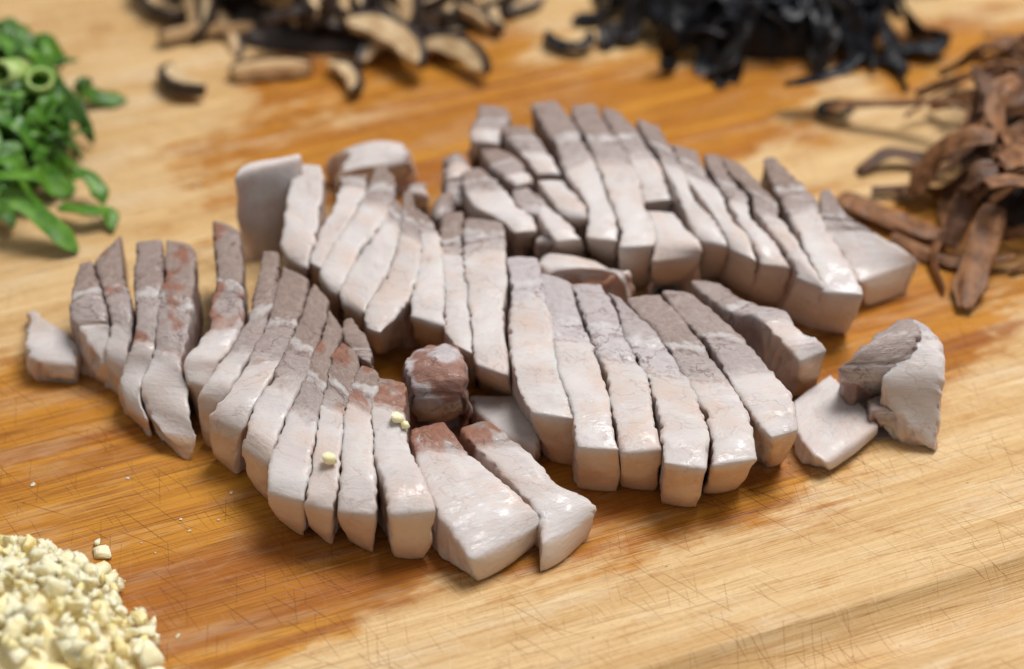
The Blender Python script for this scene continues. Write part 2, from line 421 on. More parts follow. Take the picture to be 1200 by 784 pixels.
    tt = u + np.where((i == nu) & skin, np.minimum(1.0, (1 - w) * 4.0) * 0.24 + 0.02, 0.0)
    if tfun: tt = tfun(u, v, w)
    sss = np.ones(N)
    r1 = int(round(me * nu)); r1 = 0 if r1 < 3 else min(r1, nu - 4)
    if split:
        if r1: sss = np.minimum(sss, np.abs(i - r1) * (length / nu) / 0.4)
        if skin: sss = np.minimum(sss, np.clip((nu - 1 - i) * (length / nu) / 0.4, 0, 1))
    # object
    org = np.array([C[:, 0].mean(), C[:, 1].mean(), 0.0])
    V = (P - org) * CM
    def build(nm, fsel, caps, parent, loc):
        fq = Q[fsel]; used = np.unique(np.concatenate([fq.ravel()] + [np.array(c) for c in caps])) if len(caps) else np.unique(fq)
        mp = -np.ones(N, int); mp[used] = np.arange(len(used))
        me_ = bpy.data.meshes.new(nm)
        me_.from_pydata(V[used].tolist(), [], mp[fq].tolist() + [[int(mp[x]) for x in c] for c in caps])
        me_.polygons.foreach_set('use_smooth', [True] * len(me_.polygons))
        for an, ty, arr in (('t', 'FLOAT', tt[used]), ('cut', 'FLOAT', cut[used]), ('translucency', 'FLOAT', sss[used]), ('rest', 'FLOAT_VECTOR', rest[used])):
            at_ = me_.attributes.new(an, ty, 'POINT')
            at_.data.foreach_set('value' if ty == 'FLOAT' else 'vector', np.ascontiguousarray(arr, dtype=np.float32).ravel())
        ca = me_.attributes.new('bands', 'FLOAT_COLOR', 'POINT')
        ca.data.foreach_set('color', np.tile(np.array([me, tint, brown, {GA: 0.8, GB: 1.0, GC: 0.12}.get(group, 0.4)], np.float32), len(used)))
        me_.materials.append(M_PORK); me_.update()
        if split: me_.normals_split_custom_set_from_vertices([tuple(n) for n in Nn[used]])
        o = bpy.data.objects.new(nm, me_); col.objects.link(o)
        if parent: o.parent = parent
        o.location = loc
        return o
    if not split:
        o = build(name, np.ones(len(Q), bool), [], None, tuple(org * CM))
        return tag(o, label, cat, group)
    root = empty(name, tuple(org * CM))
    tag(root, label, cat, group)
    ui = np.sort(i[Q], axis=1); umid = (ui[:, 0] + ui[:, 3]) / 2.0
    r2 = nu - 1 if skin else nu
    sets = []
    if r1: sets.append(('lean_meat', umid < r1, []))
    sets.append(('fat_layer', (umid >= r1) & (umid < r2) if skin else umid >= r1, []))
    if skin: sets.append(('skin', umid >= r2, []))
    for nm, sel, caps in sets: build(nm, sel, caps, root, (0, 0, 0))
    return root

fl = 'in the front left row'
pork('leftmost slice ' + fl + ', lean behind and white fat in front',
     [(96,307,107,304,1.9),(85,340,116,335,2.0),(84,370,125,370,1.8),(102,394,128,388,1.5),(118,428,138,428,0.9)], (112,447,137,458), .62, .2, .35, group=GA)
pork('second pork slice from the left ' + fl + ', with a pointed back corner',
     [(118,296,142,272,2.0),(113,308,141,303,2.1),(120,332,147,330,2.0),(127,358,153,352,1.9),(131,384,153,392,1.6),(124,416,146,424,1.2),(134,440,150,447,0.7)], (130,455,150,470), .6, .15, .5, group=GA)
pork('third slice from the left ' + fl + ', with a small brown spot',
     [(161,281,189,279,2.2),(159,312,188,305,2.2),(159,340,188,338,2.2),(161,368,185,368,2.1),(156,404,180,408,1.8),(146,428,170,434,1.4),(140,450,162,464,1.1),(150,478,172,492,0.7)], (148,485,180,515), .62, .25, .35, group=GA)
pork('fourth slice from the left ' + fl + ', with a large brown patch',
     [(196,279,220,285,2.2),(195,302,227,297,2.2),(194,330,227,332,2.2),(187,345,224,355,2.2),(185,390,219,396,2.0),(179,419,211,428,1.7),(166,448,217,450,1.4),(170,474,220,485,1.0),(192,508,229,512,0.6)], (214,538,224,540), .58, .2, .6, group=GA)
pork('fifth slice from the left ' + fl + ', rust-brown back end reaching highest',
     [(250,256,272,264,2.3),(251,272,279,273,2.4),(254,288,281,287,2.4),(254,332,284,340,2.3),(248,352,284,352,2.2),(246,382,282,380,2.1),(222,415,262,415,2.0),(217,432,252,432,1.8),(224,452,240,455,1.5)], (222,470,238,510), .66, .2, .75, group=GA)
pork('sixth slice from the left ' + fl + ', thin with grey-brown back',
     [(309,293,327,294,2.2),(302,332,324,325,2.2),(293,369,316,364,2.2),(286,380,310,385,2.15),(270,410,299,412,2.1),(258,424,284,428,2.0),(245,444,272,449,1.9),(233,462,258,468,1.6),(234,480,248,484,1.2)], (242,522,252,528), .62, .12, 0, group=GA)
pork('seventh slice from the left ' + fl + ', broad with a pointed foot',
     [(333,310,361,325,2.2),(326,334,357,347,2.2),(317,370,350,370,2.2),(311,384,342,388,2.2),(299,408,335,410,2.2),(288,430,328,424,2.15),(274,449,312,450,2.1),(258,470,299,473,2.0),(246,488,284,500,1.7),(249,505,278,515,1.3)], (255,538,274,556), .58, .12, 0, group=GA)
pork('eighth slice from the left ' + fl + ', cracked across the lean',
     [(369,332,386,352,2.1),(360,352,382,366,2.2),(347,386,374,394,2.2),(336,408,366,418,2.2),(319,446,358,440,2.2),(308,458,342,468,2.2),(298,478,334,488,2.1),(290,502,322,520,2.0),(281,526,314,548,1.6)], (294,570,316,590), .62, .15, 0, group=GA)
pork('ninth slice from the left ' + fl + ', left of the garlic-flaked one',
     [(387,364,402,384,2.1),(378,394,394,404,2.2),(364,420,386,436,2.2),(357,444,378,462,2.2),(341,482,372,488,2.2),(324,520,365,530,2.1),(314,556,360,562,2.0),(312,580,354,592,1.7)], (326,612,357,633), .55, .15, .25, group=GA)
pork('third slice from the right ' + fl + ', yellow garlic flake on it',
     [(402,398,417,412,2.2),(389,415,420,435,2.25),(384,440,410,463,2.25),(376,470,404,482,2.2),(371,508,400,506,2.2),(366,540,397,550,2.1),(358,580,394,578,1.9),(356,596,390,602,1.6)], (368,624,388,641), .36, .12, .5, group=GA)
pork('second slice from the right ' + fl + ', with a long white end',
     [(424,425,440,432,2.25),(416,440,444,444,2.3),(408,465,436,478,2.25),(403,500,436,505,2.2),(402,540,438,545,2.1),(399,576,440,575,1.9),(397,602,438,604,1.6)], (405,634,438,651), .25, .1, .8, group=GA)
pork('rightmost slice ' + fl + ', with a broad blunt white fat end',
     [(441,440,476,446,2.2),(436,476,474,480,2.25),(438,508,475,512,2.2),(442,538,484,535,2.15),(451,563,494,556,2.1),(455,584,505,578,2.0),(457,604,513,600,1.8)], (460,656,500,657), .2, .1, .9, group=GA)
pork('small wedge of grey-brown lean pork at the back of the front left row',
     [(404,374,412,372,2.0),(404,392,426,392,2.1),(416,412,434,412,2.0),(424,424,436,428,1.9)], (424,440,436,442), 1.2, .1, .3, 'pork piece', 'pork_piece', split=False)

mr = 'in the middle row'
pork('translucent pork fat slab standing upright at the left end of the middle row',
     [(292,191,350,178,3.0),(283,196,351,182,3.05),(273,205,352,187,3.0)], (285,306,331,300), 0.0, .9, 0, 'pork slice', 'pork_slice', split=False, skin=False, soft=4)
pork('white upright fat slice beside the translucent slab at the left end of the middle row',
     [(350,190,374,192,2.5),(344,200,378,206,2.5),(338,228,375,240,2.45),(334,262,368,276,2.35),(331,290,362,298,2.2),(337,306,358,316,2.0)], (338,335,358,340), 0.0, .9, 0, group=GB, skin=False, split=False)
pork('first of the slanted white fat slices ' + mr + ', with square lean back',
     [(396,203,430,202,2.2),(399,220,428,222,2.3),(387,250,414,251,2.3),(370,282,392,285,2.2),(361,308,375,316,2.1)], (366,345,378,350), .16, .1, .1, group=GB)
pork('second of the slanted white fat slices ' + mr + ', lean back end peaking up',
     [(438,196,448,190,2.2),(434,212,464,214,2.3),(427,228,456,240,2.3),(416,253,446,262,2.3),(392,286,420,296,2.25),(375,316,402,332,2.2),(383,340,394,346,2.0)], (388,372,396,375), .28, .1, .1, group=GB)
pork('third of the slanted white fat slices ' + mr + ', without a lean peak',
     [(462,232,472,242,2.2),(452,250,472,268,2.3),(445,268,467,284,2.3),(422,299,452,318,2.25),(400,336,430,358,2.2),(402,358,424,370,2.0)], (408,385,424,400), .18, .15, .1, group=GB)
pork('last of the slanted white fat slices ' + mr + ', its pale right side showing',
     [(475,222,481,224,2.2),(470,250,490,262,2.3),(468,283,492,290,2.35),(456,317,488,328,2.3),(428,364,466,366,2.2),(431,388,442,394,2.0)], (437,412,446,420), .36, .1, .1, group=GB)
pork('short pork slice with crumbled lean back, just right of the slanted white slices',
     [(482,240,500,250,2.1),(490,266,512,268,2.2),(494,288,514,286,2.3),(489,320,518,316,2.25),(484,346,519,342,2.2),(481,372,521,384,2.1)], (486,408,522,420), .28, .15, 0, group=GB)
pork('narrow pork slice with a lean oval back end, behind the brown fatty chunk',
     [(520,250,541,247,2.2),(515,290,543,292,2.2),(517,305,543,304,2.25),(521,318,545,322,2.2),(522,348,551,345,2.2),(521,382,554,382,2.1),(530,405,555,418,2.0)], (534,445,558,458), .3, .1, 0, group=GB)
pork('pork slice with a square grey lean back end, touching the dark gap at mid row',
     [(546,253,588,258,2.3),(544,272,590,270,2.4),(544,303,591,300,2.35),(549,330,593,325,2.3),(553,372,589,366,2.2),(555,400,590,392,2.15),(559,430,595,444,2.05)], (563,458,604,474), .26, .25, 0, group=GB)
pork('seventh slice from the right in the middle row, right of a dark gap',
     [(595,300,627,300,2.2),(600,331,636,330,2.25),(599,363,642,367,2.25),(599,396,649,400,2.2),(603,434,656,438,2.1),(612,462,666,463,2.05),(624,484,674,493,2.0)], (643,541,675,548), .3, .9, .1, group=GB)
pork('sixth slice from the right in the middle row, pale with a blunt foot',
     [(633,318,666,328,2.15),(637,336,672,346,2.2),(643,370,683,378,2.2),(650,402,694,404,2.15),(656,436,704,434,2.1),(670,468,713,468,2.1),(674,500,718,498,2.05),(677,526,727,530,1.9)], (675,574,727,578), .42, .85, 0, group=GB)
pork('fifth slice from the right in the middle row, pinkish with a crack',
     [(671,332,702,331,2.15),(677,348,714,350,2.2),(690,386,729,386,2.2),(704,418,743,418,2.15),(714,440,758,442,2.1),(717,474,762,474,2.05),(726,508,769,502,2.0),(731,533,776,528,1.85)], (727,573,770,578), .5, .8, 0, group=GB)
pork('fourth slice from the right in the middle row, its yellowish foot lowest',
     [(713,342,724,346,2.2),(722,356,742,364,2.2),(733,390,768,388,2.2),(747,420,790,418,2.15),(760,444,809,452,2.1),(772,478,822,482,2.1),(777,512,829,508,2.05),(779,545,826,552,1.95)], (775,592,816,598), .5, .65, .1, group=GB)
pork('third slice from the right in the middle row, with a round glossy foot',
     [(734,347,772,342,2.2),(748,366,789,362,2.25),(771,389,812,392,2.2),(792,422,838,424,2.15),(814,458,860,458,2.1),(829,486,876,484,2.05),(837,518,885,516,1.95),(836,548,888,540,1.75)], (824,580,864,574), .55, .2, .2, group=GB)
pork('second slice from the right in the middle row, pinkish cut side showing',
     [(777,339,808,342,2.2),(793,364,832,362,2.25),(812,384,858,384,2.25),(832,402,877,404,2.2),(850,434,902,432,2.15),(871,466,924,460,2.1),(890,495,934,488,2.0),(907,515,936,506,1.85)], (899,549,914,545), .58, .25, 0, group=GB)
pork('rightmost pork slice of the middle row, rounded, with a dark fibrous left side',
     [(810,328,822,328,1.9),(820,338,846,334,2.1),(840,354,872,350,2.15),(862,366,892,359,2.2),(884,368,920,364,2.25),(906,388,938,386,2.2),(922,404,960,396,2.1),(940,425,969,412,1.8)], (930,466,952,462), .66, .3, 0, group=GB)

br = 'in the back row'
pork('leftmost scrap of pork ' + br + ', with torn white edges',
     [(522,178,538,168,1.8),(520,192,552,190,2.0),(521,212,546,208,2.0)], (522,240,545,238), .5, .3, .2, 'pork piece', 'pork_piece', split=False, rough=1.8, lump=.5, soft=3)
pork('blurred lean pork slice at the far left back corner of the back row',
     [(563,122,592,124,2.0),(560,140,597,138,2.1),(552,152,584,154,2.2),(553,166,586,170,2.1)], (556,200,586,200), 1.2, .3, .1, group=GC, split=False)
pork('grey slice with a small white tip left of the long slices ' + br,
     [(590,146,620,146,2.3),(592,155,626,156,2.4),(608,176,640,176,2.4),(622,192,652,194,2.3),(632,205,655,205,2.2)], (632,240,656,240), .55, .25, 0, group=GC)
pork('all-lean slice lying slanted at the left ' + br,
     [(564,173,580,172,2.2),(570,186,600,180,2.3),(588,204,614,198,2.3),(606,219,625,213,2.2)], (606,250,625,245), 1.2, .2, .25, group=GC, split=False)
pork('slice at the left front of the back row, white with amber rind below',
     [(543,200,562,195,2.2),(545,222,586,216,2.3),(562,243,604,240,2.3),(588,258,624,256,2.2),(605,274,629,272,2.1)], (600,300,624,292), .3, .3, .1, group=GC)
pork('small lean wedge between the slanted lean slice and the amber-rind slice ' + br,
     [(601,222,618,218,2.1),(606,238,630,236,2.2),(616,252,634,252,2.1)], (618,275,634,272), 1.2, .5, 0, 'pork piece', 'pork_piece', split=False)
pork('small white crumb of fat in front of the low white slice ' + br,
     [(629,272,640,270,1.7),(630,280,650,279,1.75),(634,288,654,288,1.6)], (636,305,654,304), 0.0, .9, 0, 'pork piece', 'pork_piece', split=False, lump=.4)
pork('torn lean scrap under the leftmost scrap ' + br,
     [(526,212,540,208,1.8),(523,226,546,224,1.8),(530,242,548,242,1.6)], (532,262,548,260), .7, .4, .2, 'pork piece', 'pork_piece', split=False, rough=1.6)
pork('short white fat slice ' + br + ' with a small amber rind corner',
     [(630,210,656,210,2.3),(640,224,672,226,2.3),(656,244,684,243,2.25),(668,257,686,257,2.1)], (670,285,690,280), 0.0, .9, 0, group=GC)
pork('low white fat slice wedged in front of the short amber-cornered one ' + br,
     [(617,224,632,228,2.0),(628,240,646,244,2.1),(638,260,664,260,2.1),(652,284,682,281,2.0)], (654,310,684,305), .25, .3, 0, group=GC)
pork('leftmost of the long pork slices ' + br + ', with a swirled lean',
     [(624,121,650,116,2.2),(632,136,664,132,2.3),(645,158,674,146,2.3),(652,168,681,160,2.4),(666,204,697,192,2.4),(688,235,710,226,2.35),(690,256,722,254,2.3),(688,282,723,286,2.1)], (690,300,722,318), .48, .3, 0, group=GC)
pork('second of the long pork slices from the left ' + br,
     [(669,121,697,120,2.3),(676,142,708,142,2.4),(687,158,720,158,2.45),(707,207,746,208,2.45),(721,244,754,240,2.4),(728,268,766,264,2.3),(726,292,767,290,2.15)], (728,338,760,338), .42, .3, 0, group=GC)
pork('pork slice ' + br + ' that ends halfway, behind a broad white front slice',
     [(706,123,724,128,2.3),(711,140,744,148,2.4),(725,162,750,160,2.4),(743,196,772,194,2.4),(757,238,786,235,2.3)], (757,275,788,268), .55, .3, 0, group=GC)
pork('broad white fat slice with a tan patch at the front of the back row',
     [(760,245,788,248,2.25),(765,262,802,266,2.2),(768,282,819,286,2.1),(765,308,821,300,1.8)], (761,340,800,335), 0.0, .9, 0, group=GC)
pork('curved pork slice just right of the broad white front slice ' + br,
     [(748,138,768,145,2.3),(754,156,785,172,2.4),(776,190,800,198,2.4),(792,222,812,232,2.35),(811,262,838,262,2.3),(823,284,856,292,2.1)], (815,330,850,325), .35, .35, 0, group=GC)
pork('fifth slice from the right in the back row, mostly white fat',
     [(787,167,816,175,2.3),(795,186,826,200,2.4),(806,210,845,226,2.4),(833,246,857,256,2.35),(850,272,876,276,2.3),(859,295,889,310,2.1)], (843,330,880,350), .25, .35, 0, group=GC)
pork('fourth slice from the right in the back row, narrow with pale rind',
     [(826,179,842,180,2.3),(834,200,854,206,2.4),(851,228,874,230,2.4),(864,254,881,256,2.35),(887,288,907,284,2.3),(894,312,930,316,2.05)], (875,350,915,360), .42, .3, 0, group=GC)
pork('third slice from the right in the back row, with a lean knob',
     [(846,182,868,192,2.3),(854,200,887,210,2.4),(878,224,909,238,2.4),(886,246,912,252,2.35),(904,268,922,268,2.3),(931,306,956,318,2.25),(936,328,967,340,2.05)], (912,368,957,389), .48, .12, .1, group=GC)
pork('second slice from the right in the back row, with broad rounded rind',
     [(895,184,906,182,2.2),(902,206,930,206,2.35),(914,230,955,230,2.4),(929,254,960,250,2.4),(941,282,976,280,2.35),(957,314,1000,316,2.25),(967,344,1014,348,2.0)], (950,386,995,395), .46, .1, .1, group=GC)
pork('rightmost pork slice of the back row, fallen over with its wide white cut face up',
     [(962,222,970,217,2.3),(961,245,992,250,2.1),(968,270,1025,272,1.8),(986,300,1066,296,1.4),(1006,332,1079,304,1.1)], (1017,362,1062,342), .36, .35, 0, group=GC, lump=.15, soft=3, under=lambda u, v, z: z - 1.15)

pork('left one of two pork slices lying flat in front, with brown lean end',
     [(484,498,514,487,1.6),(482,516,540,516,1.6),(494,558,568,544,1.5),(511,598,602,573,1.4),(534,632,630,595,1.2),(552,668,650,612,0.9)], (560,691,640,632), .2, .1, 1.0, soft=5, lump=.3, group='pork slices lying flat in front')
pork('right one of two pork slices lying flat in front, partly under its neighbour',
     [(538,498,566,485,1.5),(554,520,600,512,1.5),(578,542,634,543,1.4),(606,572,656,567,1.3),(632,606,694,584,1.1),(630,648,704,600,0.8)], (629,680,690,632), .2, .1, 1.0, soft=5, lump=.3, group='pork slices lying flat in front')
pork('brown fatty knob of pork standing between the front left row and the middle row',
     [(484,403,530,393,2.1),(471,420,542,413,2.4),(476,446,549,446,2.2),(480,474,545,478,1.6)], (484,494,540,492), 1.3, .95, .82, 'pork piece', 'pork_piece', split=False, rough=2.6, soft=3, lump=.42)
pork('thin pale fat slab tucked under the front of the middle row',
     [(550,462,600,462,0.8),(560,480,628,478,0.9),(590,510,630,515,0.9),(610,533,626,533,.6)], (614,540,624,540), 0.0, .9, 0, 'pork piece', 'pork_piece', split=False, skin=False, soft=6)
pork('translucent striped pork slice lying flat at the right end of the pile',
     [(930,468,972,438,.75),(934,498,990,453,.75),(948,526,1012,476,.7),(969,544,1031,500,.6)], (973,552,1029,510), 0.0, .9, 0, 'pork slice', 'pork_slice', split=False, skin=False, soft=3, lump=.12, rough=.8)
pork('small brownish pork scrap tucked beneath the folded end piece',
     [(1018,466,1040,460,1.0),(1022,480,1052,478,1.0),(1028,492,1050,492,.7)], (1032,500,1048,500), 1.2, .3, .5, 'pork piece', 'pork_piece', split=False)
fold = empty('pork_piece', tuple(at(1050, 470) * CM))
tag(fold, 'folded end piece of pork at the far right, lean with a hanging fat flap', 'pork piece')
for o in (pork(None, [(1056,371,1076,373,2.5),(1030,392,1076,390,2.55),(1003,414,1072,406,2.4),(984,430,1062,428,2.1),(996,450,1042,450,1.7)], (998,460,1040,466), 1.2, .3, .1,
               None, 'lean_chunk', split=False, rough=1.4, skin=False, soft=3, lump=.2, under=lambda u, v, z: z - 2.1 + 0.3 * u),
          pork(None, [(1068,372,1086,380,2.5),(1060,400,1101,404,2.35),(1044,424,1103,430,2.1),(1036,450,1102,455,1.7),(1050,478,1100,482,1.1),(1070,506,1098,508,.6),(1087,522,1095,526,.25)], (1088,523,1095,528), .12, .9, .1,
               None, 'fat_flap', split=False, rough=1.6, skin=False, soft=3, lump=.2, under=lambda u, v, z: z - 1.0)):
    o.parent = fold; o.location = o.location - fold.location
pork('small fat scrap with a thin tail, alone at the far left',
     [(33,364,40,362,.35),(36,374,50,372,.7),(31,390,66,383,1.0),(30,408,90,398,1.0),(42,424,88,424,.8),(70,440,90,440,.4)], (76,445,90,447), 0.0, .9, .2, 'pork piece', 'pork_piece', split=False, rough=1.5, soft=3, lump=.3)
pork('pale pinkish fat scrap behind the slanted white slices',
     [(374,186,395,178,.8),(402,172,470,165,1.6),(388,198,488,182,1.6),(402,206,480,200,1.3)], (405,225,478,218), 0.0, .9, .2, 'pork piece', 'pork_piece', split=False, rough=2.0, skin=False, soft=3, lump=.6)
pork('crumpled white fat scrap between the middle row and the back row',
     [(632,291,642,290,1.7),(629,299,700,298,1.9),(640,312,735,314,1.9),(688,330,742,322,1.6)], (698,342,740,337), 0.0, .9, .1, 'pork piece', 'pork_piece', split=False, rough=2.4, skin=False, soft=3, lump=.55)
pork('oval scrap of lean pork standing at the back of the middle row',
     [(510,226,524,219,1.9),(505,245,535,226,2.0),(509,262,532,252,1.9)], (510,285,532,280), 1.2, .15, .1, 'pork piece', 'pork_piece', split=False, rough=1.8, lump=.5, soft=3)
pork('tiny pale pork scrap behind the crumbled slice of the middle row',
     [(482,216,496,214,1.4),(480,224,500,224,1.4),(484,232,500,234,1.2)], (486,246,500,246), .5, .4, .1, 'pork piece', 'pork_piece', split=False, rough=1.4)

# ------------------------------------------------------------------ strips, shreds and flakes
def strip_mesh(name, pts, width, thick, mat, roll=0.0, twist=0.0, arch=0.0, n=26, m=10, taper=(0.35, 0.35), wob=0.0, parent=None, rid=0.0):
    """a ribbon along a centre line (cm): arched cross-section with real thickness"""
    C = catmull(pts, n); org = C.mean(0); org[2] = 0
    T = np.gradient(C, axis=0); T /= np.linalg.norm(T, axis=1)[:, None] + 1e-9
    up = np.array([0, 0, 1.0]); V = []
    sd = random.uniform(0, 99)
    for i in range(n):
        u = i / (n - 1)
        sdir = np.cross(T[i], up); L = np.linalg.norm(sdir)
        sdir = sdir / L if L > 0.15 else np.array([1.0, 0, 0])
        nn = np.cross(sdir, T[i])
        a = roll + twist * (u - 0.5)
        s2 = sdir * math.cos(a) + nn * math.sin(a); n2 = -sdir * math.sin(a) + nn * math.cos(a)
        e = min(1.0, taper[0] + (1 - taper[0]) * min(1, u / 0.22) ** 0.7, taper[1] + (1 - taper[1]) * min(1, (1 - u) / 0.22) ** 0.7)
        w = width * e * (1 + wob * mnoise.noise((u * 5, sd, 0)))
        for j in range(m):
            th = 2 * math.pi * j / m
            x = math.cos(th); y_ = math.sin(th)
            x = math.copysign(abs(x) ** 0.8, x)
            off = arch * w * (1 - abs(x)) * 1.4 + wob * 0.35 * w * mnoise.noise((u * 7, x * 1.3, sd + 4)) + rid * w * mnoise.noise((u * 2.2, x * 3.4, sd + 8))
            V.append((C[i] + s2 * (x * w / 2) + n2 * (y_ * thick / 2 + off) - org) * CM)
    F = [(i * m + j, i * m + (j + 1) % m, (i + 1) * m + (j + 1) % m, (i + 1) * m + j) for i in range(n - 1) for j in range(m)]
    F.append(tuple(reversed(range(m)))); F.append(tuple((n - 1) * m + j for j in range(m)))
    return mesh_obj(name, V, F, mat, parent, loc=None if parent else tuple(org * CM)), org

def simple_mat(name, c1, c2, scale, rough, rough2=None, c3=None, stretch=(1, 1, 1), bump=0.4, spec=0.5, trans=0.0):
    nt = NT(name)
    v = nt.vmul(nt.node('ShaderNodeTexCoord').outputs['Object'], 100.0)
    rnd = nt.node('ShaderNodeObjectInfo').outputs['Random']
    v = nt.vadd(v, nt.node('ShaderNodeCombineXYZ', {0: nt.mul(rnd, 50.0), 1: nt.mul(rnd, 31.0)}).outputs[0])
    n = nt.noise(nt.vmul(v, stretch), scale, 4, 0.6)
    c = nt.mix(nt.step(n, 0.3, 0.7), c1, c2)
    if c3: c = nt.mix(nt.step(rnd, 0.45, 1.0, 0, 0.8), c, c3)
    n2 = nt.noise(v, scale * 5, 3, 0.6)
    nt.set(Base_Color=c, Roughness=nt.step(n, 0.3, 0.7, rough, rough2 or rough), Normal=nt.bump(nt.add(n, nt.mul(n2, 0.5)), bump, 0.0008))
    nt.b.inputs['Specular IOR Level'].default_value = spec
    if trans: nt.set(Subsurface_Weight=trans, Subsurface_Radius=(1.0, 0.75, 0.42), Subsurface_Scale=0.002)
    return nt.m

M_EAR = simple_mat('wood_ear', (0.004, 0.005, 0.008), (0.010, 0.011, 0.016), 2.0, 0.30, 0.5, (0.016, 0.011, 0.009), spec=0.3)
M_LILY = simple_mat('dried_strip', (0.13, 0.052, 0.020), (0.32, 0.145, 0.058), 2.5, 0.42, 0.6, (0.045, 0.019, 0.011), bump=0.9)
M_LEAF = simple_mat('scallion_leaf', (0.032, 0.130, 0.008), (0.11, 0.26, 0.018), 1.5, 0.35, 0.5, (0.013, 0.062, 0.008), trans=0.15)
M_RING = simple_mat('scallion_pale', (0.25, 0.42, 0.08), (0.42, 0.52, 0.18), 1.5, 0.35, 0.45, trans=0.25)
M_FLESH = simple_mat('mushroom_flesh', (0.64, 0.48, 0.28), (0.40, 0.24, 0.11), 2.2, 0.6, 0.7, (0.55, 0.34, 0.17))
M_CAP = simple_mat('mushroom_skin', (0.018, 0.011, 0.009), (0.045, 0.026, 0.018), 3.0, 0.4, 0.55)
M_GARLIC = simple_mat('garlic', (0.96, 0.83, 0.47), (0.96, 0.89, 0.70), 3.0, 0.22, 0.4, (0.95, 0.74, 0.30), bump=0.25, trans=0.6)

def heap(px, py, rx, ry, h):
    """a mound on the board: centre pixel, radii (cm) and height"""
    c = at(px, py)
    def z(x, y):
        q = ((x - c[0]) / rx) ** 2 + ((y - c[1]) / ry) ** 2
        return h * max(0.0, 1 - q) ** 0.7
    return c, rx, ry, z

def mound(name, hp, mat, label, cat, amp=0.12, shrink=0.9, drop=0.35):
    c, rx, ry, z = hp; n = 46; V = []; F = []
    for i in range(n + 1):
        for j in range(n + 1):
            x = -1 + 2 * i / n; y_ = -1 + 2 * j / n
            r = math.hypot(x, y_); k = max(abs(x), abs(y_)) / r if r > 1e-6 else 1
            X, Y = c[0] + x * k * rx * shrink, c[1] + y_ * k * ry * shrink
            zz = z(X, Y) - drop + amp * mnoise.noise((X * 1.7, Y * 1.7, 3.0)) * 2 + amp * mnoise.noise((X * 4, Y * 4, 9.0))
            edge = min(i, j, n - i, n - j)
            V.append(((X - c[0]) * CM, (Y - c[1]) * CM, max(zz if edge else -0.02, 0.004) * CM))
    for i in range(n):
        for j in range(n):
            a = i * (n + 1) + j; F.append((a, a + n + 1, a + n + 2, a + 1))
    o = mesh_obj(name, V, F, mat, loc=(c[0] * CM, c[1] * CM, 0))
    return tag(o, label, cat, kind='stuff')

def in_heap(hp, rmax=1.0):
    c, rx, ry, z = hp
    while True:
        a, b = random.uniform(-1, 1), random.uniform(-1, 1)
        if a * a + b * b < rmax * rmax: return c[0] + a * rx, c[1] + b * ry

def loose_pts(hp, length, curl, lift, rmax=0.95, n=5):
    x, y_ = in_heap(hp, rmax); a = random.uniform(0, 2 * math.pi); z = hp[3]
    pts = []; base = random.uniform(0.1, lift)
    for i in range(n):
        zz = max(z(x, y_) + base * (0.4 + 0.6 * math.sin(math.pi * i / (n - 1))) + random.uniform(-0.15, 0.15), 0.12)
        pts.append((x, y_, zz))
        a += random.uniform(-curl, curl)
        x += math.cos(a) * length / (n - 1); y_ += math.sin(a) * length / (n - 1)
    return pts

def px_pts(L): return [at(*p) for p in L]

# --- shredded wood ear, back
hp = heap(895, -8, 4.9, 4.6, 3.0)
mound('wood_ear_heap', hp, M_EAR, 'packed black wood ear shreds inside the dark heap at the back', 'wood ear', amp=0.22, shrink=0.8, drop=0.6)
for i in range(180):
    o, _ = strip_mesh('wood_ear_shred', loose_pts(hp, random.uniform(1.4, 3.0), 1.1, 0.35, 0.86), random.uniform(0.35, 0.8), 0.10, M_EAR,
                      roll=random.uniform(-1.2, 1.2), twist=random.uniform(-2.5, 2.5), arch=random.uniform(-0.3, 0.3), n=18, m=10, wob=0.6, rid=0.3)
    tag(o, 'glossy black wood ear shred in the dark heap at the back', 'wood ear', 'wood ear shreds of the heap')
for lab, P, w in (('stray black wood ear curl on bare wood left of the dark heap', [(640,38,.2),(650,50,.2),(668,55,.25),(686,52,.3),(692,40,.4)], .55),
                  ('black wood ear scrap with a cut end right of the dark heap', [(1035,55,.3),(1065,58,.25),(1090,58,.25),(1106,50,.3)], .9),
                  ('black wood ear loop between the dark heap and the brown strips', [(985,118,.3),(966,124,.3),(962,134,.2),(980,138,.2),(1000,130,.3)], .28),
                  ('long glossy black wood ear strip along the near foot of the dark heap', [(920,100,.9),(950,96,1.1),(985,84,1.3),(1010,66,1.5)], .6),
                  ('black wood ear tongue hanging down at the left foot of the dark heap', [(786,20,2.0),(782,45,1.3),(784,65,.6),(782,84,.2)], .6)):
    o, _ = strip_mesh('wood_ear_shred', px_pts(P), w, 0.13, M_EAR, arch=0.2, taper=(0.3, 0.6), wob=0.3, roll=0.4)
    tag(o, lab, 'wood ear')

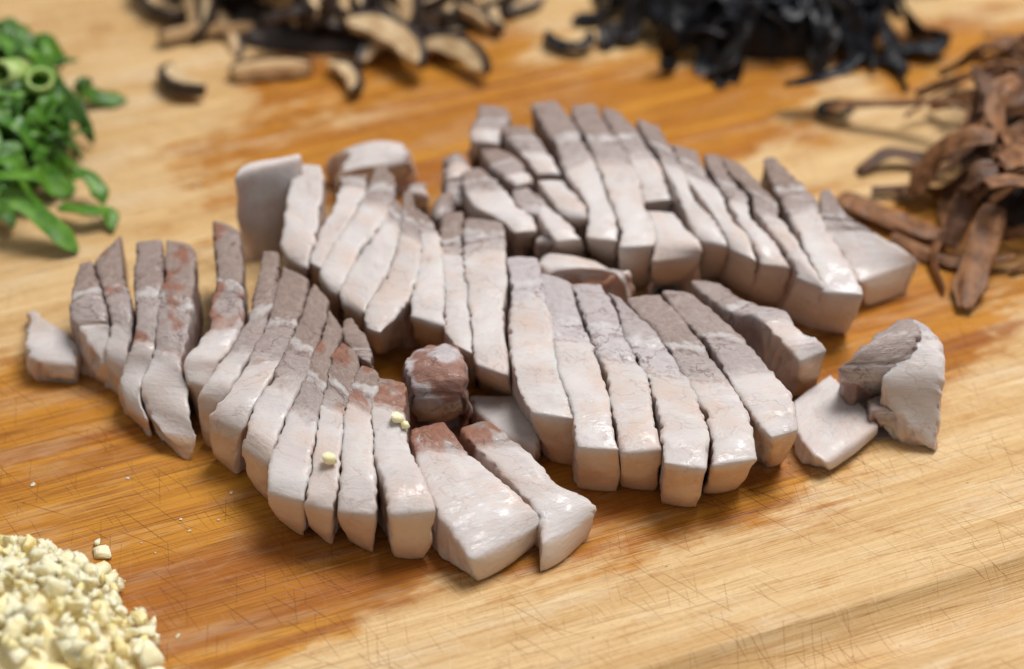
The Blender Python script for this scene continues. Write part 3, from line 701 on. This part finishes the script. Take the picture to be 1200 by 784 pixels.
# --- sliced mushrooms, back left
hp = heap(392, -12, 5.6, 4.0, 1.4)
def mushroom_slice(label, cx, cy, cz, size, rz, tilt, roll, group=None, hk=1.0):
    root = empty('mushroom_slice', (cx * CM, cy * CM, cz * CM))
    root.rotation_euler = (tilt, roll, rz)
    tag(root, label, 'mushroom', group)
    n = 22; a = size; bend = random.uniform(0.05, 0.2); th = random.uniform(0.22, 0.36); hh = hk * size * random.uniform(0.07, 0.13)
    up, lo = [], []
    for i in range(n + 1):
        t = -1 + 2 * i / n
        up.append((t * a / 2, bend * a * (1 - t * t) + hh * (1 - abs(t) ** 2.4) ** 0.6 + 0.07 * mnoise.noise((t * 3, rz * 5, 1))))
        lo.append((t * a / 2 * 0.97, bend * a * (1 - t * t) * 0.9 - hh * 0.5 * (1 - abs(t) ** 3) ** 0.6 + 0.03 * math.sin(9 * t + rz)))
    def slab(name, U, L, t2, mat):
        V = []; 
        for s in (-1, 1):
            V += [(p[0] * CM, p[1] * CM, s * t2 / 2 * CM) for p in U] + [(p[0] * CM, p[1] * CM, s * t2 / 2 * CM) for p in L]
        k = n + 1; F = []
        for i in range(n):
            F.append((i, i + 1, k + i + 1, k + i)[::1]); F.append((2 * k + i, 3 * k + i, 3 * k + i + 1, 2 * k + i + 1))
            F.append((i, 2 * k + i, 2 * k + i + 1, i + 1)); F.append((k + i, k + i + 1, 3 * k + i + 1, 3 * k + i))
        F.append((0, k, 3 * k, 2 * k)); F.append((n, 2 * k + n, 3 * k + n, k + n))
        return mesh_obj(name, V, F, mat, root, smooth=False)
    slab('flesh', up, lo, th, M_FLESH)
    outer = [(p[0] * 1.05, p[1] + 0.17 + 0.07 * mnoise.noise((p[0] * 2.5, rz, 7))) for p in up]
    slab('cap_skin', outer, [(p[0], p[1] - 0.01) for p in up], th * 1.08, M_CAP)
    return root
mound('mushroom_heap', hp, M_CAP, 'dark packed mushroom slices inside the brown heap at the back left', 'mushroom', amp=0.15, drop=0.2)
for i in range(140):
    x, y_ = in_heap(hp, 1.0)
    mushroom_slice('cream mushroom slice with a dark skin edge in the heap at the back left', x, y_, hp[3](x, y_) + random.uniform(0.15, 0.45), random.uniform(1.4, 3.1),
                   random.uniform(0, 6.28), random.uniform(-0.8, 0.8), random.uniform(-0.6, 0.6), 'mushroom slices of the heap', hk=0.8)
for lab, px, py, z, sz, rz, ti, ro in (
        ('long mushroom slice slanting down to the right at the near edge of the mushroom heap', 448, 52, .9, 2.9, math.radians(-40), 0.35, 0.1),
        ('mushroom slice pointing at the viewer at the middle foot of the mushroom heap', 398, 92, .35, 1.7, math.radians(-62), 0.1, 0.0),
        ('pale mushroom slice curling out at the left foot of the mushroom heap', 222, 92, .3, 1.8, math.radians(128), 0.2, 0.1),
        ('dark-skinned mushroom slice at the right end of the mushroom heap', 530, 70, .45, 2.4, math.radians(-38), 0.7, 0.0),
        ('flat cream mushroom slice lying at the near left edge of the mushroom heap', 318, 84, .3, 2.3, math.radians(8), -0.2, 0.0)):
    p = at(px, py, z); mushroom_slice(lab, p[0], p[1], z, sz, rz, ti, ro, hk=1.7)

# --- dried brown strips, right
hp = heap(1240, 190, 3.4, 5.0, 1.9)
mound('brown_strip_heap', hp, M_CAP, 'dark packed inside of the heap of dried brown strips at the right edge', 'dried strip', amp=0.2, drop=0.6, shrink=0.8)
for i in range(80):
    o, _ = strip_mesh('dried_strip', loose_pts(hp, random.uniform(2.6, 5.2), 0.75, 0.9, 0.8), random.uniform(0.24, 0.52), 0.05, M_LILY,
                      roll=random.uniform(-1.2, 1.2), twist=random.uniform(-3.0, 3.0), arch=random.choice((-1, 1)) * random.uniform(0.04, 0.22), n=22, m=16, wob=0.35, rid=0.35, taper=(0.7, 0.8))
    tag(o, 'curled brown dried strip in the tangled heap at the right edge', 'dried strip', 'brown strips of the tangled heap')
for lab, P, w, ro in (
        ('broad light brown strip arching towards the viewer at the left of the brown heap', [(1168,160,2.6),(1135,158,2.5),(1100,180,1.7),(1068,226,.5)], .85, .1),
        ('long thin brown strip reaching left from the top of the brown heap', [(968,126,.5),(1010,122,.8),(1060,122,1.0),(1110,120,1.4),(1150,134,1.6)], .38, .2),
        ('dark flat brown strip touching the back row of pork', [(984,232,.25),(1020,246,.3),(1060,262,.35),(1102,276,.4)], .75, .0),
        ('thin brown strip curving along the board below the dark flat one', [(1045,276,.2),(1085,296,.2),(1130,308,.25),(1190,300,.5)], .45, .1),
        ('brown strip bent like a knee in the middle of the brown heap', [(1168,196,2.5),(1142,206,2.3),(1130,240,1.4),(1112,290,.5)], .65, .2),
        ('forked brown strip pointing straight at the viewer below the brown heap', [(1166,242,1.6),(1152,285,1.0),(1138,330,.4),(1130,362,.2)], .8, .0),
        ('brown strip standing up at the top of the brown heap', [(1140,78,2.6),(1152,92,2.4),(1160,112,2.2),(1150,134,1.8)], .6, .3),
        ('twisted brown strip hanging over the upper right of the brown heap', [(1192,92,3.0),(1172,110,2.9),(1166,140,2.6),(1184,172,2.2)], .65, .5),
        ('orange-brown cut strip end lying level at the right edge of the brown heap', [(1156,216,2.5),(1180,212,2.5),(1215,212,2.4),(1250,210,2.2)], .55, .0),
        ('pale olive strip piece at the right edge of the brown heap', [(1170,192,2.6),(1195,184,2.6),(1230,190,2.4)], .9, .1)):
    o, _ = strip_mesh('dried_strip', px_pts(P), w, 0.06, M_LILY, arch=0.12, wob=0.25, rid=0.30, roll=ro, n=34, m=18, taper=(0.7, 0.5))
    tag(o, lab, 'dried strip')

# --- chopped scallion, left
hp = heap(-18, 165, 3.0, 4.3, 2.3)
mound('scallion_heap', hp, M_LEAF, 'packed chopped scallion inside the green heap at the left edge', 'scallion', amp=0.2, drop=0.5, shrink=0.8)
for i in range(230):
    o, _ = strip_mesh('scallion_piece', loose_pts(hp, random.uniform(0.6, 1.6), 0.45, 0.6, 0.93, 4), random.uniform(0.24, 0.6), 0.04, M_LEAF,
                      roll=random.uniform(-0.6, 0.6), twist=random.uniform(-0.8, 0.8), arch=random.choice((-1, 1)) * random.uniform(0.02, 0.14), n=16, m=12, taper=(0.9, 0.05), wob=0.2)
    tag(o, 'dark green chopped scallion piece in the green heap at the left edge', 'scallion', 'scallion pieces of the heap')
for lab, P, w, ar in (
        ('broad scallion leaf with its tip on the board below the green heap', [(2,228,1.4),(30,242,1.2),(62,266,.7),(92,296,.1)], 1.3, .3),
        ('scallion leaf loop at the near right edge of the green heap', [(84,208,.9),(102,205,.9),(116,222,.7),(122,240,.4)], .8, .35),
        ('lowest curled scallion leaf at the right of the green heap', [(72,242,.5),(100,246,.6),(126,250,.4),(132,272,.1)], .9, .35),
        ('light green scallion strip lying level across the green heap', [(-20,206,2.0),(10,206,2.0),(34,206,1.9),(50,214,1.6)], .8, .2),
        ('narrow dark scallion leaf at the far top of the green heap', [(28,84,1.6),(50,78,1.5),(72,72,1.2),(92,70,1.0)], .8, .3),
        ('small bright scallion chip at the right of the green heap', [(66,160,1.4),(84,156,1.1),(108,152,.7)], .5, .2)):
    o, _ = strip_mesh('scallion_piece', px_pts(P), w * 0.62, 0.04, M_LEAF, arch=ar * 0.25, rid=0.12, wob=0.12, taper=(0.85, 0.05), roll=0.15, m=14)
    tag(o, lab, 'scallion')
def scallion_ring(label, px, py, z, r, length, rz, tilt):
    p = at(px, py, z); n = 20; V = []; F = []
    prof = [(r, -length / 2), (r, length / 2), (r * .72, length / 2), (r * .66, -length / 2)]
    for i in range(n):
        a = 2 * math.pi * i / n
        for (rr, zz) in prof: V.append((rr * math.cos(a) * 1.12 * CM, rr * math.sin(a) * 0.9 * CM, zz * CM))
    for i in range(n):
        for j in range(4):
            F.append((i * 4 + j, ((i + 1) % n) * 4 + j, ((i + 1) % n) * 4 + (j + 1) % 4, i * 4 + (j + 1) % 4))
    o = mesh_obj('scallion_ring', V, F, M_RING, loc=tuple(p * CM))
    o.rotation_euler = (tilt, 0, rz); tag(o, label, 'scallion')
scallion_ring('pale green scallion ring with an open hole on top of the green heap', 46, 96, 2.3, .36, .7, 0.4, 0.75)
scallion_ring('pale green scallion stub at the left frame edge on the green heap', 12, 84, 2.5, .38, 1.0, -0.5, 1.1)

# --- minced garlic, near left corner
hp = heap(-14, 800, 3.7, 3.9, 1.9)
mound('garlic_heap', hp, M_GARLIC, 'packed minced garlic inside the pale heap in the near left corner', 'garlic', amp=0.2, drop=0.28)
def chunk_mesh(seed):
    random.seed(seed); import bmesh
    bm = bmesh.new(); bmesh.ops.create_cube(bm, size=1.0)
    sc = (random.uniform(.8, 1.3), random.uniform(.7, 1.1), random.uniform(.55, 1.0))
    for v in bm.verts: v.co = Vector([v.co[c] * sc[c] + random.uniform(-.24, .24) for c in range(3)])
    bmesh.ops.bevel(bm, geom=bm.edges[:], offset=0.10, segments=2, affect='EDGES')
    bmesh.ops.subdivide_edges(bm, edges=[e for e in bm.edges if e.calc_length() > 0.35], cuts=2, use_grid_fill=True)
    for v in bm.verts: v.co += Vector([mnoise.noise((v.co.x * 3 + seed, v.co.y * 3 + c * 9, v.co.z * 3)) * 0.10 for c in range(3)])
    me = bpy.data.meshes.new('garlic_bit'); bm.to_mesh(me); bm.free()
    me.polygons.foreach_set('use_smooth', [True] * len(me.polygons)); me.materials.append(M_GARLIC)
    return me
bits = [chunk_mesh(s) for s in range(12)]
random.seed(11)
def garlic(label, x, y_, z, s, group=None, rot=None):
    o = bpy.data.objects.new('garlic_bit', random.choice(bits)); col.objects.link(o)
    o.location = (x * CM, y_ * CM, z * CM)
    o.rotation_euler = rot or [random.uniform(0, 6.28) for _ in range(3)]
    o.scale = (s * CM * random.uniform(.7, 1.5), s * CM * random.uniform(.7, 1.2), s * CM * random.uniform(.5, 1.0))
    return tag(o, label, 'garlic', group)
cnt = 0
while cnt < 300:
    x, y_ = in_heap(hp, 1.0)
    if x < at(-40, 700)[0] - 0.5 or y_ < at(0, 830)[1]: continue
    cnt += 1
    garlic('small minced garlic bit in the pale heap in the near left corner', x, y_, hp[3](x, y_) + random.uniform(0.0, 0.18), random.choice((random.uniform(0.18, 0.3), random.uniform(0.26, 0.42))), 'minced garlic bits of the heap')
for lab, px, py, z, s in (('lone garlic bit on the board right above the garlic heap', 120, 646, .12, .26), ('smaller garlic crumb touching the lone bit above the garlic heap', 114, 635, .1, .2),
        ('pale garlic bit on the brown lean of the rightmost front left slice', 464, 489, 2.4, .32), ('tiny garlic crumb beside the pale bit on the rightmost front left slice', 475, 497, 2.35, .2),
        ('yellow garlic flake on the fat of a front left slice', 384, 537, 2.3, .34)):
    p = at(px, py, z); garlic(lab, p[0], p[1], z, s, rot=(0.2, 0.1, random.uniform(0, 3)))
crumbs = [(38, 568), (212, 608), (222, 622), (166, 636), (182, 648), (208, 745), (150, 560), (232, 218)]
rc = random.Random(5)
crumbs += [(rc.gauss(190, 60), rc.gauss(600, 45)) for _ in range(5)]
for px, py in crumbs:
    p = at(px, py, .02); o = garlic('tiny pale crumb stuck to the board left of the pork', p[0], p[1], .02, rc.uniform(.04, .09), 'tiny crumbs on the board', rot=(0, 0, rc.uniform(0, 6))); o.scale[2] *= 0.35
